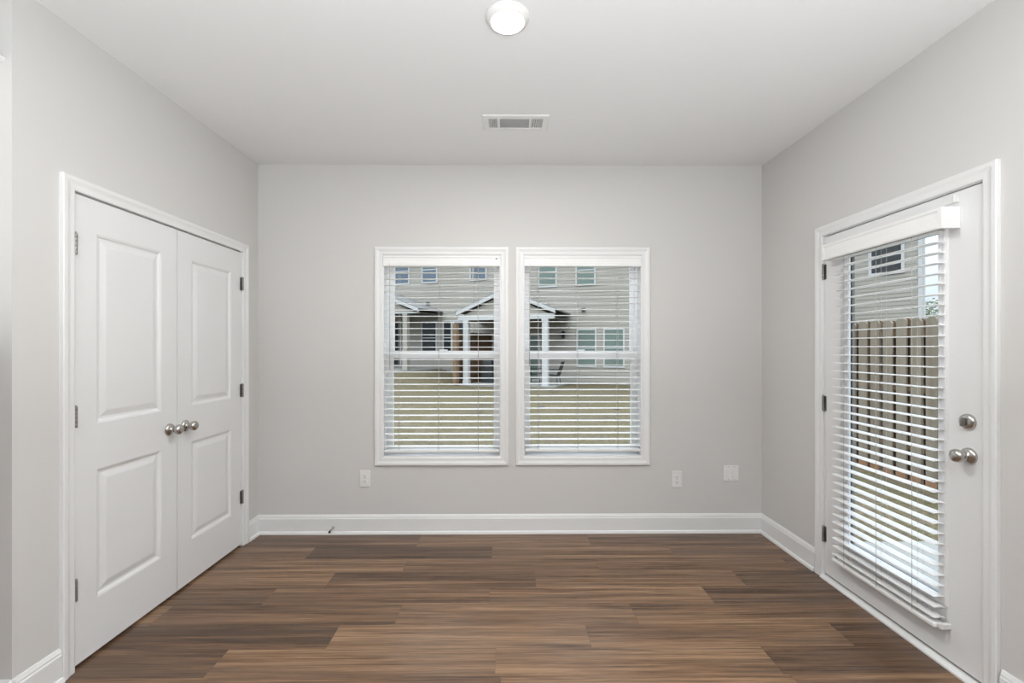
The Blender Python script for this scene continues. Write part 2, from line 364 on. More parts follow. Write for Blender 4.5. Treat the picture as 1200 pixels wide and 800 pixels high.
# ------------------------------------------------------------------ windows
def window(n, x0, x1, where):
    """double-hung vinyl window in the recess"""
    z0, z1 = WZ0, WZ1; yf = YB + 0.085
    fw = 0.024
    mb = MB().box(x0, x0 + fw, yf, YB + TW, z0, z1).box(x1 - fw, x1, yf, YB + TW, z0, z1)
    mb.box(x0 + fw, x1 - fw, yf, YB + TW, z1 - fw, z1).box(x0 + fw, x1 - fw, yf, YB + TW, z0, z0 + fw + .006)
    win = struct(obj('window_%d' % n, mb, M['vinyl']), 'white double-hung window, the %s of the two in the back wall' % where, 'window')
    obj('casing', casing_rect(x0, x1, z0, z1, lambda a, z, t: (a, YB - t, z)), M['trim'], win)
    # painted return lining the recess
    j = 0.008; mb = MB().box(x0, x0 + j, YB - .002, yf, z0, z1).box(x1 - j, x1, YB - .002, yf, z0, z1).box(x0 + j, x1 - j, YB - .002, yf, z1 - j, z1).box(x0 + j, x1 - j, YB - .002, yf, z0, z0 + j)
    obj('jamb', mb, M['trim'], win)
    sw = 0.030; a0, a1 = x0 + fw, x1 - fw
    def sash(nm, ya, yb, s0, s1, bot, top):
        mb = MB().box(a0, a0 + sw, ya, yb, s0, s1).box(a1 - sw, a1, ya, yb, s0, s1)
        mb.box(a0 + sw, a1 - sw, ya, yb, s1 - top, s1).box(a0 + sw, a1 - sw, ya, yb, s0, s0 + bot)
        s = obj(nm, mb, M['vinyl'], win)
        yc = (ya + yb) / 2
        obj('glass_pane', MB().box(a0 + sw, a1 - sw, yc - .002, yc + .002, s0 + bot, s1 - top), M['glass'], s)
        return s
    sash('upper_sash', yf + .035, yf + .06, 1.300, z1 - fw, 0.04, 0.03)
    lo = sash('lower_sash', yf + .004, yf + .031, z0 + fw + .006, 1.356, 0.034, 0.058)
    xm = (x0 + x1) / 2
    obj('sash_lock', MB().cbox(xm - .03, xm + .03, yf - .004, yf + .016, 1.356, 1.366, .003), M['vinyl'], lo)
    return win
window(1, *WX[0], 'left one'); window(2, *WX[1], 'right one')

# ------------------------------------------------------------------ blinds
def slat_mesh(mb, a0, a1, zc, depth, f, tilt=0.0, th=0.0026, crown=0.002):
    n = 6; top = []; bot = []
    for i in range(n + 1):
        q = -1 + 2 * i / n; d = q * depth / 2; zz = zc + crown * (1 - q * q) + d * tilt
        top.append((d, zz + th / 2)); bot.append((d, zz - th / 2))
    mb.prism(top + bot[::-1], lambda p, k: f((a0, a1)[k], p[0], p[1]))
def blind(label, a0, a1, z_top, z_bot, f, ladders, wand, pitch, val_h, val_out, val_over, group, tilt):
    """f(a, d, z): a along the blind, d towards the room (negative), z up"""
    o = thing('venetian_blind', label, 'window blind', f((a0 + a1) / 2, 0, z_bot), group=group)
    v0, v1 = a0 - val_over, a1 + val_over
    prof = [(-val_out, 0), (-val_out - .004, .006), (-val_out - .004, val_h * .35), (-val_out - .001, val_h * .42), (-val_out - .001, val_h * .8), (-val_out - .005, val_h * .88), (-val_out - .005, val_h), (-val_out + .012, val_h), (-val_out + .012, 0)]
    mb = MB(); mb.prism(prof, lambda p, k: f((v0, v1)[k], p[0], z_top - val_h + p[1]))
    val = obj('valance', mb, M['slat'], o)
    if val_over > 0.015:     # returned ends on the door-mounted blind
        for e0, e1 in ((v0 - .004, v0 + .014), (v1 - .014, v1 + .004)):
            pr = [(-val_out - .006, 0), (-val_out - .006, val_h), (.035, val_h), (.035, 0)]
            m2 = MB().prism(pr, lambda p, k: f((e0, e1)[k], p[0], z_top - val_h + p[1] * 1.02 - .001))
            obj('valance_return', m2, M['slat'], val)
    m2 = MB().box(0, 1, 0, 1, 0, 1); m2.v = [f(a0 + (a1 - a0) * p[0], -.026 + .05 * p[1], z_top - .046 + .044 * p[2]) for p in m2.v]
    obj('headrail', m2, M['slat'], o)
    mb = MB(); z = z_bot + 0.030 + 0.012
    zs = []
    while z < z_top - val_h + 0.025: zs.append(z); z += pitch
    for z in zs: slat_mesh(mb, a0, a1, z, 0.050, f, tilt)
    obj('slats', mb, M['slat'], o)
    m2 = MB().cbox(0, a1 - a0, -.026, .026, 0, .018, .004); m2.v = [f(a0 + p[0], p[1], z_bot + p[2]) for p in m2.v]
    obj('bottom_rail', m2, M['slat'], o)
    for a in ladders:
        mb = MB()
        for d in (-.026, .026): mb.tube(f(a, d, z_bot + .015), f(a, d, z_top - .04), .0009, n=6)
        mb.tube(f(a, 0, z_bot + .015), f(a, 0, z_top - .04), .0007, n=6)
        obj('ladder_cord', mb, M['cord'], o)
    if wand:
        a, zl = wand
        obj('tilt_wand', MB().tube(f(a, -.036, zl), f(a, -.036, z_top - .05), .0024, n=8).lathe(f(a, -.036, zl - .02), (0, 0, 1), [(0, .004), (.004, .0045), (.02, .0028)], 10), M['cord'], o)
    return o, val
fb = lambda a, d, z: (a, YB + 0.024 + d, z)
_, val = blind('white slatted blind open in the left back window', -0.912, -0.056, 2.058, 0.600, fb, (-0.805, -0.51, -0.215), (-0.868, 1.235), 0.0463, 0.074, 0.034, 0.003, 'white blinds in the back windows', 0.02)
obj('valance_clip', MB().lathe((-0.078, YB - 0.020, 2.040), (0, 1, 0), [(0, .006), (.006, .007), (.012, .007)], 12), M['hinge'], val)
blind('white slatted blind open in the right back window', 0.134, 0.997, 2.058, 0.606, fb, (0.235, 0.53, 0.83), (0.168, 1.262), 0.0463, 0.074, 0.034, 0.003, 'white blinds in the back windows', 0.02)

# ------------------------------------------------------------------ closet doors
def panel_door(y0, y1, z0, z1, x_face, thick, panels):
    mb = MB(); X = x_face
    def q(a0, a1, b0, b1): mb.add([(X, a0, b0), (X, a1, b0), (X, a1, b1), (X, a0, b1)], [(0, 1, 2, 3)])
    zs = z0
    for (p0, p1, r0, r1) in panels:
        q(y0, y1, zs, r0); q(y0, p0, r0, r1); q(p1, y1, r0, r1); zs = r1
        rings = [(0, 0), (0.010, -0.0035), (0.016, -0.0095), (0.026, -0.0105), (0.052, -0.0035), (0.058, -0.003)]
        loops = [[(X + d, p0 + i, r0 + i), (X + d, p1 - i, r0 + i), (X + d, p1 - i, r1 - i), (X + d, p0 + i, r1 - i)] for i, d in rings]
        for A, B in zip(loops, loops[1:]):
            for k in range(4): mb.add([A[k], A[(k + 1) % 4], B[(k + 1) % 4], B[k]], [(0, 1, 2, 3)])
        mb.add(loops[-1], [(0, 1, 2, 3)])
    q(y0, y1, zs, z1)
    X2 = X - thick
    mb.add([(X, y0, z0), (X, y1, z0), (X, y1, z1), (X, y0, z1), (X2, y0, z0), (X2, y1, z0), (X2, y1, z1), (X2, y0, z1)], [(0, 1, 5, 4), (1, 2, 6, 5), (2, 3, 7, 6), (3, 0, 4, 7), (4, 5, 6, 7)])
    return mb
KNOB = [(0, .0325), (.004, .0325), (.010, .030), (.014, .022), (.017, .013), (.026, .0105), (.032, .0125), (.037, .0195), (.045, .0255), (.054, .0275), (.062, .0255), (.068, .019), (.071, .010), (.072, .002)]
def hinge(parent, x, y, z, sgn):
    mb = MB()
    for k in range(5): mb.lathe((x, y, z - .0445 + k * .0179), (0, 0, 1), [(0, .0058), (.0008, .0064), (.0165, .0064), (.0173, .0058)], 12)
    mb.lathe((x, y, z + .045), (0, 0, 1), [(0, .0045), (.003, .0045), (.006, .002)], 10)
    mb.box(x - .0095 * (1 if sgn > 0 else -1) - .001, x - .0095 * (1 if sgn > 0 else -1) + .001, y - .016, y + .016, z - .0445, z + .0445)
    obj('hinge', mb, M['hinge'], parent)
DT = 0.035; XF = XL - 0.004
for n, (y0, y1, ky, hy, lab) in enumerate(((1.9545, 2.5665, 2.508, 1.9555, 'white two-panel closet door nearer the camera, hinged on its left'), (2.5705, 3.1825, 2.629, 3.1815, 'white two-panel closet door beside the back wall, hinged on its right'))):
    pr = (y0 + 0.113, y1 - 0.113)
    d = struct(obj('door_%d' % (n + 1), panel_door(y0, y1, 0.014, 2.040, XF, DT, [(*pr, 0.252, 0.832), (*pr, 1.038, 1.893)]), M['door']), lab, 'closet door')
    obj('door_knob', MB().lathe((XF, ky, 0.931), (1, 0, 0), KNOB), M['nickel'], d)
    for z in (1.822, 1.082, 0.342): hinge(d, XL + .008, hy, z, 1)
    obj('ball_catch', MB().box(XF - .02, XF + .001, ky - .02, ky + .02, 2.0401, 2.0462), M['hinge'], d)
# jamb lining and stop of the closet opening
mb = MB().box(XL - .12, XL - .001, CY0 - .012, CY0 + .002, 0, CZ).box(XL - .12, XL - .001, CY1 - .002, CY1 + .012, 0, CZ).box(XL - .12, XL - .001, CY0, CY1, CZ - .0005, CZ + .012)
mb.box(XF - DT - .02, XF - DT - .003, CY0, CY1, CZ - .03, CZ)
struct(obj('trim_3', mb, M['trim']), 'white jamb lining the closet opening', 'trim')

# ------------------------------------------------------------------ patio door
PY0, PY1, PZ0, PZ1 = 1.803, 2.715, 0.030, 2.040
LY0, LY1, LZ0, LZ1 = 1.986, 2.512, 0.290, 1.886
PX = XR + 0.002; PT = 0.045
mb = MB()    # the slab is cut wider than the visible glass; the lite frames cover the edge
for xa, xb, g in ((PX, PX + .022, .033), (PX + .022, PX + PT, .080)):
    mb.box(xa, xb, PY0, LY0 - g, PZ0, PZ1).box(xa, xb, LY1 + g, PY1, PZ0, PZ1).box(xa, xb, LY0 - g, LY1 + g, PZ0, LZ0 - g).box(xa, xb, LY0 - g, LY1 + g, LZ1 + g, PZ1)
pd = struct(obj('door_3', mb, M['door']), 'white glazed patio door in the right wall', 'patio door')
def lite_frame(x_face, s, o=0.0):
    prof = [(0, 0), (0, .012), (.006, .014), (.016, .012), (.026, .0125), (.032, .009), (.036, 0)]
    f = lambda a, z, t: (x_face + s * t, a, z)
    mb = MB(); cs = [(LY0, LZ0, -1, -1), (LY0, LZ1, -1, 1), (LY1, LZ1, 1, 1), (LY1, LZ0, 1, -1)]
    mb.strip([[f(a + sa * (p[0] + o), z + sz * (p[0] + o), p[1]) for p in prof] for a, z, sa, sz in cs], closed=True)
    return mb
lf = obj('lite_frame', lite_frame(PX, -1), M['door'], pd)
obj('lite_frame', lite_frame(PX + PT, 1, 0.072), M['door'], pd)
obj('glass_pane', MB().box(PX + .004, PX + .008, LY0 - .028, LY1 + .028, LZ0 - .028, LZ1 + .028), M['glass'], pd)
x0, x1 = PX + .0085, PX + .022; e = .001
obj('glazing_spacer', MB().box(x0, x1, LY0 - .02, LY0 + e, LZ0, LZ1).box(x0, x1, LY1 - e, LY1 + .02, LZ0, LZ1).box(x0, x1, LY0 - .02, LY1 + .02, LZ0 - .02, LZ0 + e).box(x0, x1, LY0 - .02, LY1 + .02, LZ1 - e, LZ1 + .02), M['spacer'], pd)
k = obj('door_knob', MB().lathe((PX, 1.862, 0.932), (-1, 0, 0), [(t, r * 1.02) for t, r in KNOB]), M['nickel'], pd)
db = obj('deadbolt', MB().lathe((PX, 1.866, 1.072), (-1, 0, 0), [(0, .033), (.006, .033), (.012, .030), (.016, .024), (.017, .004)]), M['nickel'], pd)
obj('thumb_turn', MB().cbox(PX - .036, PX - .016, 1.862, 1.870, 1.054, 1.090, .003), M['hinge'], db)
for z in (1.833, 1.045, 0.262): hinge(pd, XR - .008, PY1 + .003, z, -1)
obj('door_sweep', MB().box(PX, PX + PT, PY0, PY1, 0.024, PZ0), M['hinge'], pd)
mb = MB().box(XR + .0005, XR + TW, DY0 - .01, PY0 - .002, 0, DZ).box(XR + .0005, XR + TW, PY1 + .002, DY1 + .01, 0, DZ).box(XR + .0005, XR + TW, PY0 - .002, PY1 + .002, 2.046, DZ + .01)
mb.box(XR + .05, XR + .07, PY0, PY1, 2.03, 2.046)
struct(obj('trim_4', mb, M['trim']), 'white jamb lining the patio doorway', 'trim')
mb = MB().prism([(-.026, 0), (-.026, .008), (-.010, .020), (.06, .022), (TW + .04, .012), (TW + .04, -.03), (0, -.03)], lambda p, k: (XR + p[0], (DY0, DY1)[k], p[1]))
struct(obj('trim_5', mb, M['trim']), 'white threshold under the patio door', 'trim')
tag(obj('door_bracket', MB().cbox(PX - .006, PX, 1.905, 1.965, 1.995, 2.028, .002).cbox(PX - .020, PX - .006, 1.908, 1.914, 1.995, 2.028, .002), M['plastic']), 'small white plastic bracket at the top of the patio door', 'bracket')

fd = lambda a, d, z: (PX - 0.036 + d, a, z)
dbl, val = blind('white slatted blind mounted on the glazed patio door', 1.955, 2.575, 1.972, 0.166, fd, (2.06, 2.262, 2.48), None, 0.0452, 0.088, 0.040, 0.052, None, 0.0)
for a in (1.945, 2.585): obj('hold_down_bracket', MB().cbox(PX - .045, PX, a - .007, a + .007, .166, .190, .002), M['plastic'], dbl)

# ------------------------------------------------------------------ ceiling light and vent
cl = thing('ceiling_light', 'round white flush ceiling light, lit', 'ceiling light', (0.003, 1.874, H))
obj('trim_ring', MB().lathe((0.003, 1.874, H), (0, 0, -1), [(0, .092), (.004, .091), (.012, .086), (.020, .076), (.023, .070), (.0235, .060)], 48), M['plastic'], cl)
obj('lens', MB().lathe((0.003, 1.874, H - .0236), (0, 0, -1), [(0, .0695), (.002, .0685), (.004, .060), (.0055, .040), (.006, .004)], 48), M['lens'], cl)
light('ceiling_light_glow', 'AREA', (0.003, 1.874, H - .034), (0, 0, 0), LAMP_POWER, (1.0, 0.985, 0.965), 0.13).data.shape = 'DISK'
cv = thing('ceiling_vent', 'white rectangular air vent in the ceiling', 'air vent', (0.053, 2.75, H))
vx0, vx1, vy0, vy1 = -0.145, 0.250, 2.655, 2.843; t = 0.036
z0 = H - .008
mb = MB()
def ring(prof):
    cs = [(vx0, vy0, 1, 1), (vx1, vy0, -1, 1), (vx1, vy1, -1, -1), (vx0, vy1, 1, -1)]
    mb.strip([[(a + sa * p[0], y + sy * p[0], H - p[1]) for p in prof] for a, y, sa, sy in cs], closed=True)
ring([(0, 0), (0, .003), (.006, .008), (t, .009), (t, 0)])
for a in (-0.050, 0.141): mb.box(a - .007, a + .007, vy0 + t, vy1 - t, z0, H)
obj('frame', mb, M['plastic'], cv)
obj('duct', MB().box(vx0 + t, vx1 - t, vy0 + t, vy1 - t, H - .0012, H - .0004), M['vent_dark'], cv)
def louvres(x0, x1, n, along_x, lean):
    mb = MB()
    for i in range(n):
        if along_x:
            y = vy0 + t + (vy1 - vy0 - 2 * t) * (i + .5) / n
            mb.prism([(y + .0045, H - .002), (y + .0035, H - .0015), (y - .0045, H - .008), (y - .0035, H - .0085)], lambda p, k: ((x0, x1)[k], p[0], p[1]))
        else:
            x = x0 + (x1 - x0) * (i + .5) / n
            mb.prism([(x - .0028 * lean, H - .002), (x - .0018 * lean, H - .0015), (x + .0028 * lean, H - .008), (x + .0018 * lean, H - .0085)], lambda p, k: (p[0], (vy0 + t, vy1 - t)[k], p[1]))
    obj('louvres', mb, M['plastic'], cv)
louvres(vx0 + t, -0.057, 6, False, -1); louvres(-0.043, 0.134, 10, True, 1); louvres(0.148, vx1 - t, 6, False, 1)

# ------------------------------------------------------------------ outlets, wall plate, door stop
def outlet(x, z, label):
    o = thing('power_outlet', label, 'power outlet', (x, YB, z - .0575), group=None)
    obj('cover_plate', MB().cbox(x - .038, x + .038, YB - .006, YB, z - .062, z + .062, .0025), M['plastic'], o)
    for dz in (-.0195, .0195):
        r = obj('receptacle', MB().lathe((x, YB - .006, z + dz), (0, -1, 0), [(0, .0168), (.001, .0168), (.0018, .016)], 24), M['plastic'], o)
        obj('slots', MB().box(x - .0078, x - .0054, YB - .0084, YB - .0077, z + dz - .002, z + dz + .007).box(x + .0054, x + .0078, YB - .0084, YB - .0077, z + dz - .002, z + dz + .0055).lathe((x, YB - .0077, z + dz - .0085), (0, -1, 0), [(0, .0026), (.0007, .0026)], 10), M['dark'], r)
    obj('screw', MB().lathe((x, YB - .006, z), (0, -1, 0), [(0, .0032), (.001, .0030)], 12), M['hinge'], o)
outlet(-1.053, 0.408, 'white power outlet low on the back wall left of the windows')
outlet(1.270, 0.396, 'white power outlet low on the back wall right of the windows')
wp = thing('wall_plate', 'square white double wall plate near the right corner', 'wall plate', (1.677, YB, .37))
obj('cover_plate', MB().cbox(1.677 - .058, 1.677 + .058, YB - .006, YB, .442 - .058, .442 + .058, .0025), M['plastic'], wp)
for dx in (-.023, .023):
    obj('insert', MB().cbox(1.677 + dx - .0165, 1.677 + dx + .0165, YB - .0085, YB - .006, .442 - .033, .442 + .033, .0012), M['plastic'], wp)
    for dz in (-.048, .048): obj('screw', MB().lathe((1.677 + dx, YB - .006, .442 + dz), (0, -1, 0), [(0, .003), (.001, .0028)], 12), M['hinge'], wp)
ds = thing('door_stop', 'small spring door stop on the back baseboard', 'door stop', (-1.285, YB - .014, .050))
y = YB - .014
sp = MB().lathe((-1.285, y, .050), (0, -1, 0), [(0, .011), (.003, .011), (.008, .007)], 16)
for k in range(16): sp.lathe((-1.285, y - .008 - k * .0034, .050), (0, -1, -0.10), [(0, .0052), (.0012, .0064), (.0022, .0064), (.0034, .0052)], 12)
obj('spring', sp, M['nickel'], ds)
obj('rubber_tip', MB().lathe((-1.285, y - .062, .0445), (0, -1, -0.1), [(0, .0075), (.010, .0085), (.014, .006)], 16), M['dark'], ds)

# ------------------------------------------------------------------ kitchen wall cabinet, only its crown tip in frame
kc = thing('wall_cabinet', 'white wall cabinet with crown moulding at the far left edge', 'cabinet', (-2.36, YN, 1.38))
cx0, cx1, cy0, cy1 = -2.80, -1.921, YN - .33, YN
obj('body', MB().box(cx0, cx1, cy0, cy1 - .001, 1.40, 2.425), M['trim'], kc)
crn = [(0, 0), (.006, .002), (.016, .006), (.036, .017), (.048, .023), (.052, .026), (.052, .034), (0, .034)]
mb = MB(); mb.strip([[(cx1 + p[0], cy1 - .001, 2.425 + p[1]) for p in crn], [(cx1 + p[0], cy0 - p[0], 2.425 + p[1]) for p in crn], [(cx0 - p[0], cy0 - p[0], 2.425 + p[1]) for p in crn], [(cx0 - p[0], cy1 - .001, 2.425 + p[1]) for p in crn]])
mb.box(cx0, cx1, cy0, cy1 - .001, 2.425, 2.459)
obj('crown_moulding', mb, M['trim'], kc)
for a0, a1, kx in ((cx0 + .01, -2.366, -2.40), (-2.356, cx1 - .01, -2.32)):
    mb = MB().box(a0, a1, cy0 - .010, cy0 - .0005, 1.41, 2.42)
    for r in ((a0, a0 + .06, 1.41, 2.42), (a1 - .06, a1, 1.41, 2.42), (a0 + .06, a1 - .06, 1.41, 1.47), (a0 + .06, a1 - .06, 2.36, 2.42)): mb.box(r[0], r[1], cy0 - .018, cy0 - .010, r[2], r[3])
    dd = obj('door', mb, M['trim'], kc)
    obj('knob', MB().lathe((kx, cy0 - .018, 1.50), (0, -1, 0), [(0, .006), (.012, .006), (.018, .013), (.025, .012), (.028, .004)], 16), M['nickel'], dd)

# ------------------------------------------------------------------ outside: ground
FO = Vector((-0.249, 22.103, 0)); TH = math.atan(0.36)
def F(s, off, z): return (FO.x + s * math.cos(TH) - off * math.sin(TH), FO.y - s * math.sin(TH) - off * math.cos(TH), z)
def to_f(x, y):
    dx, dy = x - FO.x, y - FO.y
    return dx * math.cos(TH) - dy * math.sin(TH), -(dx * math.sin(TH) + dy * math.cos(TH))
def sst(t): t = max(0, min(1, t)); return t * t * (3 - 2 * t)
def ground_z(x, y):
    s, off = to_f(x, y)
    return -0.25 + 0.56 * sst((-0.9 - s) / 2.6) * sst((9.0 - off) / 7.0) + 0.02 * math.sin(x * .9) * math.cos(y * .7) * sst((y - 5) / 4)
xs = [-40, -30, -22] + [-16 + i * .5 for i in range(60)] + [15, 18, 22, 28, 36, 50, 80]
ys = [3.54] + [4 + i * .5 for i in range(46)] + [28, 34, 42, 55, 80, 110]
v = []; f = []
for yy in ys:
    for xx in xs: v.append((xx, yy, ground_z(xx, yy)))
nx = len(xs)
for j in range(len(ys) - 1):
    for i in range(nx - 1): f.append((j * nx + i, j * nx + i + 1, (j + 1) * nx + i + 1, (j + 1) * nx + i))
b0 = len(v); v += [(XR + TW, -30, -.25), (80, -30, -.25), (80, 3.54, -.25), (XR + TW, 3.54, -.25)]; f.append((b0, b0 + 1, b0 + 2, b0 + 3))
mb = MB().add(v, f, True)
struct(obj('lawn', mb, M['grass']), 'patchy tan and olive lawn between the houses', 'lawn')
struct(obj('patio_slab', MB().cbox(XR + TW + .005, 4.45, 0.2, 3.505, -.35, -.12, .01), M['concrete']), 'pale concrete patio slab outside the glazed door', 'patio')

# ------------------------------------------------------------------ outside: neighbouring townhouses across the lawn
bld = thing('townhouse', 'pale grey sided townhouse row across the lawn', 'house', FO, -TH)
def siding(name, s0, s1, z0, z1, m, y=0.0, parent=bld, exp=0.15):
    poly = [(y + .1, z0)]
    z = z0
    while z < z1 - .01:
        poly += [(y - .016, z), (y - .002, min(z + exp, z1))]; z += exp
    poly += [(y + .1, z1)]
    mb = MB(); n = len(poly)
    mb.add([(s0, p[0], p[1]) for p in poly] + [(s1, p[0], p[1]) for p in poly], [(i, i + 1, n + i + 1, n + i) for i in range(n - 1)] + [list(range(n))[::-1], [n + i for i in range(n)]])
    return obj(name, mb, m, parent, local=True)
siding('siding', -18, 9.5, -.6, 6.55, M['siding'])
obj('side_wall', MB().box(-18, 9.5, .1, 9, -.6, 6.5), M['siding'], bld, local=True)
obj('roof', MB().prism([(-.45, 6.5), (-.45, 6.62), (4.5, 9.4), (9.45, 6.62), (9.45, 6.5)], lambda p, k: ((-18.4, 9.9)[k], p[0], p[1])), M['roof'], bld, local=True)
obj('foundation', MB().box(-18, -1.5, -.03, .05, -.6, .40).box(-1.5, 9.5, -.03, .05, -.6, -.19), M['concrete'], bld, local=True)
obj('corner_board', MB().box(-1.58, -1.46, -.028, .02, -.2, 6.5), M['siding'], bld, local=True)
def hwin(s0, s1, z0, z1, g, nm='house_window', t=.07, rail=True):
    mb = MB().box(s0, s0 + t, -.045, .02, z0, z1).box(s1 - t, s1, -.045, .02, z0, z1).box(s0 + t, s1 - t, -.045, .02, z0, z0 + t).box(s0 + t, s1 - t, -.045, .02, z1 - t, z1)
    if rail: mb.box(s0 + t, s1 - t, -.035, .0, (z0 + z1) / 2 - .025, (z0 + z1) / 2 + .025)
    w_ = obj(nm, mb, M['ext_trim'], bld, local=True)
    obj('pane', MB().box(s0 + t, s1 - t, -.026, -.019, z0 + t, z1 - t), g, w_, local=True)
for s in (-6.05, -4.42, -1.70): hwin(s, s + .92, 4.71, 6.1, M['glass_blue'])
for s in (1.83, 3.62): hwin(s, s + .92, 4.22, 5.65, M['glass_green'])
for s in (6.9,): hwin(s, s + .92, 4.22, 5.65, M['glass_green'])
hwin(-4.44, -3.52, 1.02, 2.78, M['glass_dark']); hwin(-3.20, -2.66, 1.02, 2.78, M['glass_dark'])
hwin(-2.62, -1.74, -.02, 2.78, M['glass_dark'], 'house_door', .08, False)
hwin(-7.0, -5.62, 0.42, 2.80, M['glass_dark'], 'house_door', .08, False)
hwin(3.66, 4.58, .50, 2.26, M['glass_green']); hwin(4.88, 5.82, .50, 2.26, M['glass_green'])
hwin(0.75, 1.95, -.18, 2.02, M['glass_green'], 'house_door', .08, False)
def porch(s0, s1, dep, ze, slope, posts, zb, bh, pm):
    """gabled porch: eave from s0 to s1, projecting dep from the wall"""
    sm = (s0 + s1) / 2; za = ze + slope * (s1 - s0) / 2; th = .16
    prof = [(s0, ze), (sm, za), (s1, ze), (s1, ze - th), (sm, za - th), (s0, ze - th)]
    for a, nm, mt, y0, y1, dz in ((0, 'porch_roof', M['roof'], -dep - .10, 0, .05), (0, 'porch_rake', M['ext_trim'], -dep - .13, -dep - .03, 0)):
        obj(nm, MB().prism([(p[0], p[1] + dz) for p in prof] if nm == 'porch_rake' else [(s0 - .06, ze + .01), (sm, za + .05), (s1 + .06, ze + .01), (s1 + .06, ze - .05), (sm, za - .02), (s0 - .06, ze - .05)], lambda p, k: (p[0], (y0, y1)[k], p[1])), mt, bld, local=True)
    g0 = ze - th - .02
    obj('porch_gable', MB().prism([(s0 + .25, g0), (sm, za - th), (s1 - .25, g0)], lambda p, k: (p[0], (-dep + .02, -dep + .06)[k], p[1])), M['siding'], bld, local=True)
    zb_ = ze - th - bh
    obj('porch_beam', MB().box(s0 + .06, s1 - .06, -dep - .06, -dep + .12, zb_, ze - th), M['ext_trim'], bld, local=True)
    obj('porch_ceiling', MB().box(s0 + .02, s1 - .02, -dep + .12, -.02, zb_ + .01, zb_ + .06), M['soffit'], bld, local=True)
    for s in posts:
        obj('porch_post', MB().box(s - .12, s + .12, -dep - .09, -dep + .15, zb, zb_).box(s - .135, s + .135, -dep - .105, -dep + .165, zb, zb + .14).box(s - .135, s + .135, -dep - .105, -dep + .165, zb_ - .10, zb_), pm, bld, local=True)
porch(-1.12, 3.32, 2.6, 2.96, .41, (-.68, 2.88), -.18, .22, M['ext_trim'])
porch(-7.9, -3.25, 2.2, 3.22, .38, (-7.4, -3.98), .34, .06, M['siding'])  # white posts coloured siding grey, shade put into their colour
struct(obj('porch_slab', MB().prism([(-1.1, 0), (3.35, 0), (3.35, 2.85), (-1.1, 2.85)], lambda p, k: F(p[0], p[1], (-.45, -.18)[k])), M['concrete']), 'pale concrete porch slab of the house across the lawn', 'patio')
struct(obj('walkway', MB().prism([(-8, 0), (-3.4, 0), (-3.4, .9), (-3.9, 3.4), (-8, 3.6)], lambda p, k: F(p[0], p[1], (-.2, .34)[k])), M['concrete']), 'pale concrete pad by the far left porch', 'patio')

def lantern(s, z, label):
    o = thing('wall_lantern', label, 'wall lantern', F(s, .016, z), -TH)
    obj('back_plate', MB().box(-.05, .05, -.02, 0, -.08, .08), M['black'], o, local=True)
    obj('lamp_housing', MB().tube((0, -.02, .05), (0, -.13, .09), .012).prism([(-.08, -.08), (.08, -.08), (.08, .08), (-.08, .08)], lambda p, k: (p[0] * (.7, 1)[k], -.14 + p[1] * (.7, 1)[k], (-.20, .06)[k])).prism([(-.10, -.10), (.10, -.10), (.10, .10), (-.10, .10)], lambda p, k: (p[0] * (1, .2)[k], -.14 + p[1] * (1, .2)[k], (.06, .15)[k])), M['black'], o, local=True)
lantern(-5.15, 2.72, 'black wall lantern by the far left porch'); lantern(3.08, 2.02, 'black wall lantern right of the gabled porch')
for s, z, lab in ((-4.06, 3.69, 'small dark vent cap on the siding above the far left windows'), (3.99, 3.14, 'small dark vent cap on the siding right of the gabled porch')):
    mb = MB().prism([(0, .07), (0, -.07), (-.10, -.07)], lambda p, k: F(s + (-.09, .09)[k], .02 - p[0], z + p[1]))
    tag(obj('vent_cap', mb, M['black']), lab, 'vent cap')

# divider fence between the porches, seen from its right side
df = thing('divider_fence', 'brown wooden privacy fence beside the porch post', 'fence', F(-1.02, 2.85, -.3), -TH - math.radians(14))
mb = MB()
for i in range(17):
    y0 = 0.03 + i * .152; mb.box(-.012, .012, y0, y0 + .142, .02, 2.36 + .02 * (i % 2))
obj('board_panel', mb, M['weather_dark'], df, local=True)
obj('rail', MB().box(.012, .05, 0, 2.6, .45, .54), M['weather_dark'], df, local=True)
obj('rail', MB().box(.012, .05, 0, 2.6, 1.85, 1.94), M['weather_dark'], df, local=True)
obj('post', MB().cbox(-.095, .095, -.16, .03, .0, 2.72, .01), M['tan_wood'], df, local=True)
# covered grill
gr = thing('grill', 'black covered grill standing on the porch by the brown fence', 'grill', F(-.06, 1.55, -.18), -TH)
prof = [(0, .27, .44), (.75, .26, .40), (.92, .23, .36), (1.02, .16, .28)]
obj('grill_cover', MB().strip([[(-a, -b_ * .6, z), (a, -b_ * .6, z), (a, b_ * .6, z), (-a, b_ * .6, z)] for z, a, b_ in prof]), M['cover'], gr, local=True)
obj('side_shelf', MB().cbox(.265, .46, -.22, .22, .70, .76, .01), M['cover'], gr, local=True)

